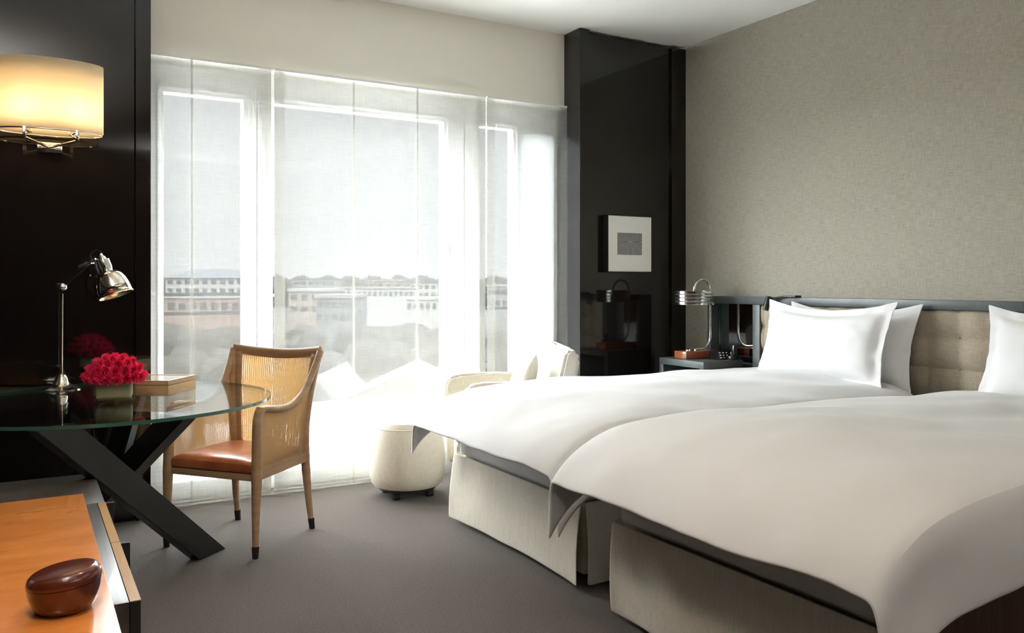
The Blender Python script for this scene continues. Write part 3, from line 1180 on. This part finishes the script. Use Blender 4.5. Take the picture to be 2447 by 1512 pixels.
# ------------------------------------------------------------------ glass table
TC, TR, TZ = (.30, 4.06), .705, .740
tb = thing('glass_table', 'round glass topped table on crossed black beams', 'table', (*TC, 0))
b = NB()
n_ = 160
top_, bot_ = [], []
for i in range(n_):
    a = 2 * math.pi * i / n_
    top_.append(b.verts.new((TC[0] + TR * math.cos(a), TC[1] + TR * math.sin(a), TZ)))
    bot_.append(b.verts.new((TC[0] + TR * math.cos(a), TC[1] + TR * math.sin(a), TZ - .014)))
b.faces.new(top_)
b.faces.new(bot_[::-1])
for i in range(n_):
    f_ = b.faces.new([bot_[i], bot_[(i + 1) % n_], top_[(i + 1) % n_], top_[i]])
    f_.material_index = 1
obj('glass_top', b, [table_glass, edge_glass], tb, smooth=False)
ZU = TZ - .0145
obj('leg', add_beam(NB(), (.085, 3.46, ZU), (.73, 4.02, 0), .115, .055, .002, ZU, 0), table_black, tb)
obj('leg', add_beam(NB(), (.53, 3.53, ZU), (.13, 4.49, 0), .10, .06, .002, ZU, 0), table_black, tb)
obj('leg', add_beam(NB(), (.47, 4.47, ZU), (.30, 4.62, 0), .10, .055, .002, ZU, 0), table_black, tb)

# desk lamp (drawn in the plane facing the room)
LX, LY = .151, 4.54
dl = thing('desk_lamp', 'chrome jointed desk lamp with a dome shade on the glass table', 'lamp', (LX, LY, TZ), -YAW)
s_ = 3.995 / F


def lp(px, py, d=0.0):
    return ((px - 148) * s_, d, (930 - py) * s_)


b = NB()
add_lathe(b, [(.086, .001), (.087, .004), (.070, .010), (.045, .020), (.033, .035), (.027, .055), (.020, .070), (.010, .076)], 0, 0, 48)
obj('base', b, nickel, dl, local=True)
obj('stem', add_tube(NB(), [(0, 0, .076), lp(149, 702)], .0045, 12), nickel, dl, local=True)
b = NB()
bmesh.ops.create_uvsphere(b, u_segments=20, v_segments=14, radius=.021, matrix=Matrix.Translation(lp(150, 686)))
add_tube(b, [lp(150, 686, -.026), lp(150, 686, .026)], .009, 14)
obj('elbow_joint', b, chrome, dl, local=True)
obj('arm', add_tube(NB(), [lp(152, 684), lp(222, 624)], .0045, 10), black_metal, dl, local=True)
b = NB()
add_tube(b, [lp(205, 634), lp(230, 620)], .008, 12)
add_tube(b, [lp(228, 622), lp(246, 620)], .006, 12)
add_tube(b, [lp(219, 628, -.015), lp(219, 628, .015)], .006, 10)
obj('head_joint', b, chrome, dl, local=True)
# shade along its own axis
ax0, ax1 = Vector(lp(242, 612)), Vector(lp(277, 704))
axd = (ax1 - ax0).normalized()
L_ = (ax1 - ax0).length
q = Vector((0, 0, -1)).rotation_difference(axd).to_matrix().to_4x4()


def shade_part(name, prof, m, cap=False, solid=0.0):
    b = NB()
    add_lathe(b, [(r, -z) for r, z in prof], 0, 0, 44, cap=cap)
    xform(b, Matrix.Translation(ax0) @ q)
    return obj(name, b, m, dl, local=True, solid=solid)


shade_part('socket', [(.008, -.012), (.010, .0), (.017, .006), (.019, .018), (.030, .022), (.031, .060), (.027, .078), (.030, .088)], chrome, cap=True)
shade_part('dome_shade', [(.028, .078), (.045, .088), (.060, .105), (.070, .130), (.076, .158), (.079, L_)], nickel, solid=.002)
shade_part('shade_rim', [(.0785, L_ - .003), (.082, L_ - .001), (.082, L_ + .002), (.0785, L_ + .003)], brass)
cab = smooth_path([lp(238, 612, .01), lp(240, 602, .01), lp(226, 598, .01), lp(214, 606, .01), lp(215, 622, .01), lp(205, 636, .01)], 6)
obj('cable', add_tube(NB(), cab, .0025, 8), rubber, dl, local=True)
pc = thing('power_cord', 'thin black cord hanging behind the glass table', 'cord', (.2, 4.70, .4))
pth = smooth_path([(.16, 4.63, TZ + .003), (.20, 4.74, TZ + .001), (.24, 4.772, .70), (.30, 4.765, .50), (.33, 4.765, .25), (.36, 4.765, .005)], 8)
obj('cable', add_tube(NB(), pth, .003, 8), rubber, pc)
obj('plug', add_box(NB(), .335, .385, 4.745, 4.775, .001, .03, .004), rubber, pc)

# flowers in a cube of glass
VC = (.335, 3.985)
fa = thing('flower_arrangement', 'low dome of crimson carnations in a square glass vase on the table', 'flowers', (*VC, TZ), -YAW + R(22))
hs = .081
b = NB()
for (x0, x1, y0, y1) in ((-hs, hs, -hs, -hs + .006), (-hs, hs, hs - .006, hs), (-hs, -hs + .006, -hs + .006, hs - .006), (hs - .006, hs, -hs + .006, hs - .006)):
    add_box(b, x0, x1, y0, y1, .001, .128)
add_box(b, -hs + .006, hs - .006, -hs + .006, hs - .006, .001, .012)
obj('vase', b, vase_glass, fa, local=True, smooth=False)
obj('leaf_lining', add_box(NB(), -.070, .070, -.070, .070, .016, .116, .012, 3), leafgreen, fa, local=True)


def bloom_bm(seed, r):
    """ruffled carnation head: stacked frilled petal rings"""
    rnd = random.Random(seed)
    b = NB()
    for k in range(5):
        ph = rnd.random() * 6
        tilt = .15 + .24 * k
        n = 40
        inner, outer, mid = [], [], []
        for i in range(n):
            a = 2 * math.pi * i / n
            fr_ = 1 + .10 * math.sin(a * 9 + ph) + .07 * math.sin(a * 17 + ph * 2)
            rr = r * (1 - .17 * k) * fr_
            zo = r * (.05 + .26 * k) + .16 * r * math.sin(a * 11 + ph)
            inner.append(b.verts.new((rr * .15 * math.cos(a), rr * .15 * math.sin(a), r * .1 * k)))
            mid.append(b.verts.new((rr * .65 * math.cos(a + .1), rr * .65 * math.sin(a + .1), zo * .75 + .07 * r * math.sin(a * 8 + ph))))
            outer.append(b.verts.new((rr * math.cos(a), rr * math.sin(a), zo)))
        for A, B in ((inner, mid), (mid, outer)):
            for i in range(n):
                b.faces.new([A[i], A[(i + 1) % n], B[(i + 1) % n], B[i]])
    return b


cnt = 0
rings = [(0, 1, .198), (.036, 6, .193), (.067, 11, .178), (.091, 16, .152), (.105, 19, .124)]
for rr, n, zz in rings:
    for i in range(n):
        a = 2 * math.pi * i / n + rr * 40
        dirv = Vector((rr * math.cos(a), rr * math.sin(a), .05 + (zz - .128) * 1.2 + .004)).normalized()
        b = bloom_bm(cnt, .0265)
        qm = Vector((0, 0, 1)).rotation_difference(dirv).to_matrix().to_4x4()
        xform(b, Matrix.Translation((rr * math.cos(a), rr * math.sin(a), zz - .018)) @ qm)
        obj('bloom', b, crimson, fa, local=True)
        cnt += 1
b = NB()
bmesh.ops.create_icosphere(b, subdivisions=3, radius=1, matrix=Matrix.Translation((0, 0, .125)) @ Matrix.Diagonal((.095, .095, .063, 1)))
obj('flower_mass', b, crimson, fa, local=True)

# wooden box
BX = (.556, 4.014)
ba = math.atan2(.8, .6)
wb = thing('wooden_box', 'pale wooden box with glossy lid on the glass table', 'box', (*BX, TZ), ba)
bl, bwid, bh = .253, .26, .069
# local x along the right-hand side (away), local y to the left
obj('body', add_box(NB(), 0, bl, 0, bwid, .001, .048, .0015), boxwood, wb, local=True)
lid = NB()
add_box(lid, 0, bl, 0, bwid, .0495, .066, .0015)
lido = obj('lid', lid, boxwood, wb, local=True)
obj('lid_panel', add_box(NB(), .010, bl - .010, .010, bwid - .010, .0662, .0685), mat('glossy_lid_panel', (.62, .45, .27), .06, coat=1.0), lido, local=True, smooth=False)
rim = NB()
for (x0, x1, y0, y1) in ((0, bl, 0, .009), (0, bl, bwid - .009, bwid), (0, .009, .009, bwid - .009), (bl - .009, bl, .009, bwid - .009)):
    add_box(rim, x0, x1, y0, y1, .0661, .0705)
obj('lid_rim', rim, boxwood, lido, local=True, smooth=False)

# ------------------------------------------------------------------ cane chair
CH = thing('cane_armchair', 'wooden armchair with woven cane back and sides and tan leather seat', 'chair', (.929, 4.192, 0), math.atan2(-.64, -.768) - R(90))
# local: +y is the front, x to its right-hand side seen from behind -> camera side is +x


def uvgrid(bm, g, su=1.0, sv=1.0):
    uv = bm.loops.layers.uv.verify()
    nu, nv = len(g) - 1, len(g[0]) - 1
    idx = {}
    for i, row in enumerate(g):
        for j, v in enumerate(row):
            idx[v] = (i / nu * su, j / nv * sv)
    for f in bm.faces:
        for lp_ in f.loops:
            lp_[uv].uv = idx[lp_.vert]


# which side is the camera side: world = centre + Rz*local. front dir f=(-.768,-.64); Rz(ang) maps +y to f, +x to (-.64,.768)
# so the camera side (.64,-.768) is local -x
def side_parts(sx):
    # rear post, floor to top of the back
    rp = [(sx * .228, -.245, 0), (sx * .223, -.222, .16), (sx * .217, -.203, .36), (sx * .222, -.195, .52), (sx * .238, -.208, .68), (sx * .256, -.236, .82), (sx * .268, -.262, .905)]
    b = NB()
    pth_ = smooth_path(rp, 6)
    n_p = len(pth_)
    rr = []
    for i, p in enumerate(pth_):
        z = p.z
        if z < .36:
            r = .013 + .010 * (z / .36)
        else:
            r = .023 - .006 * ((z - .36) / .55)
        rr.append(r)
    add_tube(b, pth_, rr, 14)
    o1 = obj('rear_post', b, oak, CH, local=True)
    obj('foot_cap', add_tube(NB(), [(sx * .2282, -.2458, -.0005), (sx * .2268, -.2382, .055)], [.0145, .0166], 16), rubber, o1, local=True)
    # front post: leg and arm upright in one
    fp = [(sx * .252, .2456, 0), (sx * .252, .243, .18), (sx * .252, .236, .36), (sx * .250, .232, .52), (sx * .248, .222, .63), (sx * .246, .198, .672)]
    pth_ = smooth_path(fp, 6)
    rr = [(.012 + .012 * min(1, p.z / .36)) if p.z < .36 else .024 - .002 * ((p.z - .36) / .32) for p in pth_]
    b = NB()
    add_tube(b, pth_, rr, 14)
    o2 = obj('front_leg', b, oak, CH, local=True)
    obj('foot_cap', add_tube(NB(), [(sx * .252, .2458, -.0005), (sx * .252, .2452, .055)], [.0135, .0175], 16), rubber, o2, local=True)
    # arm rail sweeping up into the back
    ar = [(sx * .246, .215, .665), (sx * .247, .165, .668), (sx * .247, .08, .655), (sx * .246, 0, .652), (sx * .247, -.08, .672), (sx * .250, -.145, .715), (sx * .255, -.19, .775), (sx * .262, -.228, .84), (sx * .268, -.258, .90)]
    pth_ = smooth_path(ar, 6)
    b = NB()
    add_tube(b, pth_, [.020 - .004 * (i / len(pth_)) for i in range(len(pth_))], 14, rv=[.017] * len(pth_))
    obj('armrest', b, oak, CH, local=True)
    # side rail
    b = NB()
    add_beam(b, (sx * .250, .225, .375), (sx * .219, -.20, .375), .05, .024, .003)
    obj('side_rail', b, oak, CH, local=True)
    # cane panel between rail and arm
    ys = [(.212 - .405 * k / 24) for k in range(25)]

    def arm_z(y):
        pts_ = [(p[1], p[2]) for p in ar]
        for (a, za), (c, zc) in zip(pts_, pts_[1:]):
            if c <= y <= a:
                return za + (zc - za) * (a - y) / (a - c)
        return .66 if y > 0 else .775
    for off in (.007, -.004):
        b = NB()

        def fc(u, v):
            y = .212 - .405 * u
            x = .249 - .031 * u * (1 - v) + .006 * u * v
            z0, z1 = .395, min(arm_z(y), .78)
            return (sx * (x + off - .004), y, z0 + (z1 - z0) * v)
        g = add_grid(b, 24, 10, fc)
        uvgrid(b, g, 1.1, .8)
        obj('cane_side', b, cane_mat, CH, local=True)


for s in (1, -1):
    side_parts(s)
# top rail of the back (curved)
b = NB()
tp = [(x, -.262 - .030 * (1 - (x / .268) ** 2), .905 - .022 * (1 - (x / .268) ** 2)) for x in [.268 - .536 * k / 20 for k in range(21)]]
add_tube(b, tp, .012, 12, rv=.026)
obj('top_rail', b, oak, CH, local=True)
# wide flat wings of the back frame and the cane back
for sx in (1, -1):
    b = NB()
    g = add_grid(b, 6, 20, lambda u, v: (sx * (.214 + .045 * v - .042 * u), -.200 - .058 * v ** 1.6 - .004 - .006 * u, .40 + .49 * v))
    obj('back_stile', b, oak, CH, local=True, solid=.014)
b = NB()


def fbk(u, v):
    q_ = 1 - 2 * u
    x = q_ * (.176 + .043 * v)
    return (x, -.206 - .058 * v ** 1.6 - .028 * (1 - q_ * q_), .405 + (.485 - .018 * (1 - q_ * q_)) * v)


g = add_grid(b, 24, 24, fbk)
uvgrid(b, g, .95, 1.25)
obj('cane_back', b, cane_mat, CH, local=True)
b = NB()
g = add_grid(b, 24, 24, lambda u, v: (lambda p: (p[0], p[1] - .014, p[2]))(fbk(u, v)))
uvgrid(b, g, 1.0, 1.2)
obj('cane_back', b, cane_mat, CH, local=True)
b = NB()
add_beam(b, (-.250, .232, .362), (.250, .232, .362), .030, .024, .003)
obj('front_rail', b, oak, CH, local=True)
b = NB()
add_beam(b, (-.215, -.203, .375), (.215, -.203, .375), .05, .024, .003)
obj('rear_rail', b, oak, CH, local=True)
b = NB()
vs = [(-.236, .232), (.236, .232), (.204, -.185), (-.204, -.185)]
nA = 18


def seatf(u, v, top):
    xw = (.236 - .032 * u)
    x = -xw + 2 * xw * v
    y = .248 - .43 * u
    e = (1 - abs(2 * u - 1) ** 5) * (1 - abs(2 * v - 1) ** 5)
    return (x, y, .428 + .026 * e ** .7 if top else .378)


gt = add_grid(b, nA, nA, lambda u, v: seatf(u, v, True))
gb = add_grid(b, nA, nA, lambda u, v: seatf(u, v, False))
be = [e for e in b.edges if e.is_boundary]
bmesh.ops.bridge_loops(b, edges=be)
obj('seat', b, leather, CH, local=True, subd=1)

# ------------------------------------------------------------------ low cabinet, bench top and bowl (foreground left)
cz = .50
mc = thing('low_cabinet', 'long dark veneered cabinet at the lower left with pull-out fronts', 'cabinet', (-.1, 2.9, 0))
obj('body', add_box(NB(), XL + .005, .211, 2.14, 3.16, .05, cz, .0015), dark_veneer, mc)
obj('end_section', add_box(NB(), XL + .005, .235, 3.161, 3.67, .05, cz, .0015), dark_veneer, mc)
obj('plinth', add_box(NB(), XL + .01, .19, 2.18, 3.63, 0, .049), black_wood, mc)
for k, (ya, yb2) in enumerate(((2.14, 2.648), (2.652, 3.158))):
    d_ = obj('drawer_front', add_box(NB(), .213, .236, ya, yb2, .06, cz - .001, .001), [black_wood], mc, smooth=False)
    obj('top_edge', add_box(NB(), .2125, .2365, ya, yb2, cz - .0008, cz + .0014), amber_edge if k else amber_edge, d_, smooth=False)
    obj('pull', add_box(NB(), .237, .262, yb2 - .014, yb2, .25, cz, .001), black_wood, d_, smooth=False)
# amber topped bench standing partly over the cabinet
bz = .552
wbn = thing('wooden_bench', 'amber wood topped bench in the lower left corner, over the dark cabinet', 'bench', (-.1, 2.1, 0))
obj('bench_top', add_box(NB(), XL + .006, .166, 1.05, 3.10, bz - .045, bz, .0025), orange_wood, wbn)
obj('end_panel', add_box(NB(), XL + .02, .13, 1.10, 1.14, 0, bz - .046, .002), black_wood, wbn)
obj('support_block', add_box(NB(), XL + .02, .12, 2.2, 3.0, cz + .0015, bz - .0455), black_wood, wbn)

BWL = (.072, 2.02)
bo = thing('lidded_bowl', 'glossy oxblood lacquer bowl with a slanted lid on the amber bench', 'bowl', (*BWL, bz), -YAW)


def slant(p):
    x, y, z = p
    k = max(0, (z - .02) / .06) ** 1.2
    return (x, y, z + k * (.10 * x + .03 * y))


b = NB()
add_lathe(b, [(.040, .0008), (.050, .002), (.059, .010), (.066, .026), (.0705, .044), (.0718, .060)], 0, 0, 56, fn=slant)
obj('body', b, bowl_lacquer, bo, local=True)
b = NB()
add_lathe(b, [(.0722, .0612), (.0728, .064), (.0724, .070), (.0695, .079), (.064, .0845), (.060, .0865), (.056, .0872), (.03, .0895), (.001, .0900)], 0, 0, 56, fn=slant)
obj('lid', b, bowl_lacquer, bo, local=True)

# ------------------------------------------------------------------ wall sconce on the left dark panel
SX, SY = .105, 4.62
ws = thing('wall_sconce', 'lit oval cream shade wall lamp on the dark panel', 'lamp', (SX, YW - .02, 1.94))
b = NB()
add_lathe(b, [(1, 1.985), (1, 2.05), (1, 2.15), (1, 2.25), (1, 2.325)], SX, SY, 72, ex=.232, ey=.115, cap=False)
obj('shade', b, shade_mat, ws, solid=.002)
b = NB()
add_lathe(b, [(1.0, 1.981), (1.006, 1.984), (1.0, 1.988)], SX, SY, 72, ex=.232, ey=.115, cap=False)
obj('shade_ring', b, chrome, ws, solid=.003)
for sx in (-.11, .11):
    bx_ = SX + sx
    obj('bracket', add_box(NB(), bx_ - .008, bx_ + .008, SY - .135, SY - .119, 1.925, 1.985, .002), chrome, ws)
    obj('arm', add_tube(NB(), [(bx_, SY - .127, 1.935), (SX, YW - .05, 1.93)], .006, 10), chrome, ws)
    obj('socket', add_lathe(NB(), [(.014, 1.98), (.014, 2.05)], bx_ * 1 - sx * .2, SY, 14), chrome, ws)
    b = NB()
    bmesh.ops.create_uvsphere(b, u_segments=16, v_segments=12, radius=.026, matrix=Matrix.Translation((bx_ - sx * .2, SY, 2.085)))
    obj('bulb', b, bulb_mat, ws)
    obj('cross_bar', add_tube(NB(), [(bx_, SY - .12, 1.978), (bx_ - sx * .2, SY, 1.98), (bx_, SY + .11, 1.984)], .004, 8), chrome, ws)
obj('wall_plate', add_box(NB(), SX - .055, SX + .055, YW - .052, YW - .0205, 1.905, 1.955, .002), chrome, ws)

# ------------------------------------------------------------------ fill uplights added out of view to brighten ceiling and walls
for i, (x0, x1, y0, y1, pw) in enumerate(((1.7, XR - .3, YB + .02, YB + .16, FILL_POWER[0]), (XR - .16, XR - .02, -1.0, 1.2, FILL_POWER[1]), (XL + .02, XL + .16, -.5, 2.4, FILL_POWER[2]))):
    e = thing('fill_uplight', ('long added fill uplight, out of view on the wall behind the room', 'added fill uplight, out of view on the papered wall past the beds', 'added fill uplight, out of view on the dark wall above the amber bench')[i], 'lamp', ((x0 + x1) / 2, (y0 + y1) / 2, 2.25), 0)
    b = NB()
    add_box(b, x0, x1, y0, y1, 2.25, 2.27)
    if x1 - x0 > 1:
        add_box(b, x0, x1, y1 - .01, y1, 2.27, 2.33)
    elif i == 1:
        add_box(b, x0, x0 + .01, y0, y1, 2.27, 2.33)
    else:
        add_box(b, x1 - .01, x1, y0, y1, 2.27, 2.33)
    obj('fill_trough', b, header_paint, e, smooth=False)
    o = area('fill_strip', ((x0 + x1) / 2, (y0 + y1) / 2, 2.285), (R(180), 0, 0), (x1 - x0) - .04, (y1 - y0) - .04, pw, (1, .965, .91))
    o.parent = e
    o.location = (0, 0, .035)

# ------------------------------------------------------------------ warm fill spots added at the ceiling, out of view
DL = ['added warm fill spot, out of view above the amber bench', 'added warm fill spot, out of view above the carpet at the foot of the beds', 'added warm fill spot, out of view nearest the back wall']
for i, (x, y) in enumerate(((-.05, 1.5), (.95, 2.3), (1.2, .2))):
    e = thing('fill_downlight', DL[i], 'lamp', (x, y, ZC), 0, 'added fill spots')
    obj('trim_ring', add_lathe(NB(), [(.05, ZC - .004), (.06, ZC - .004), (.06, ZC - .0005), (.05, ZC - .0005)], x, y, 28, cap=False), chrome, e)
    d = bpy.data.lights.new('fill_beam', 'SPOT')
    d.energy = (40, 42, 12)[i]
    d.color = (1, .74, .48)
    d.spot_size = R(110)
    d.spot_blend = .8
    d.shadow_soft_size = .06
    o = bpy.data.objects.new('fill_beam', d)
    o.location = (0, 0, -.02)
    o.parent = e
    COL.objects.link(o)
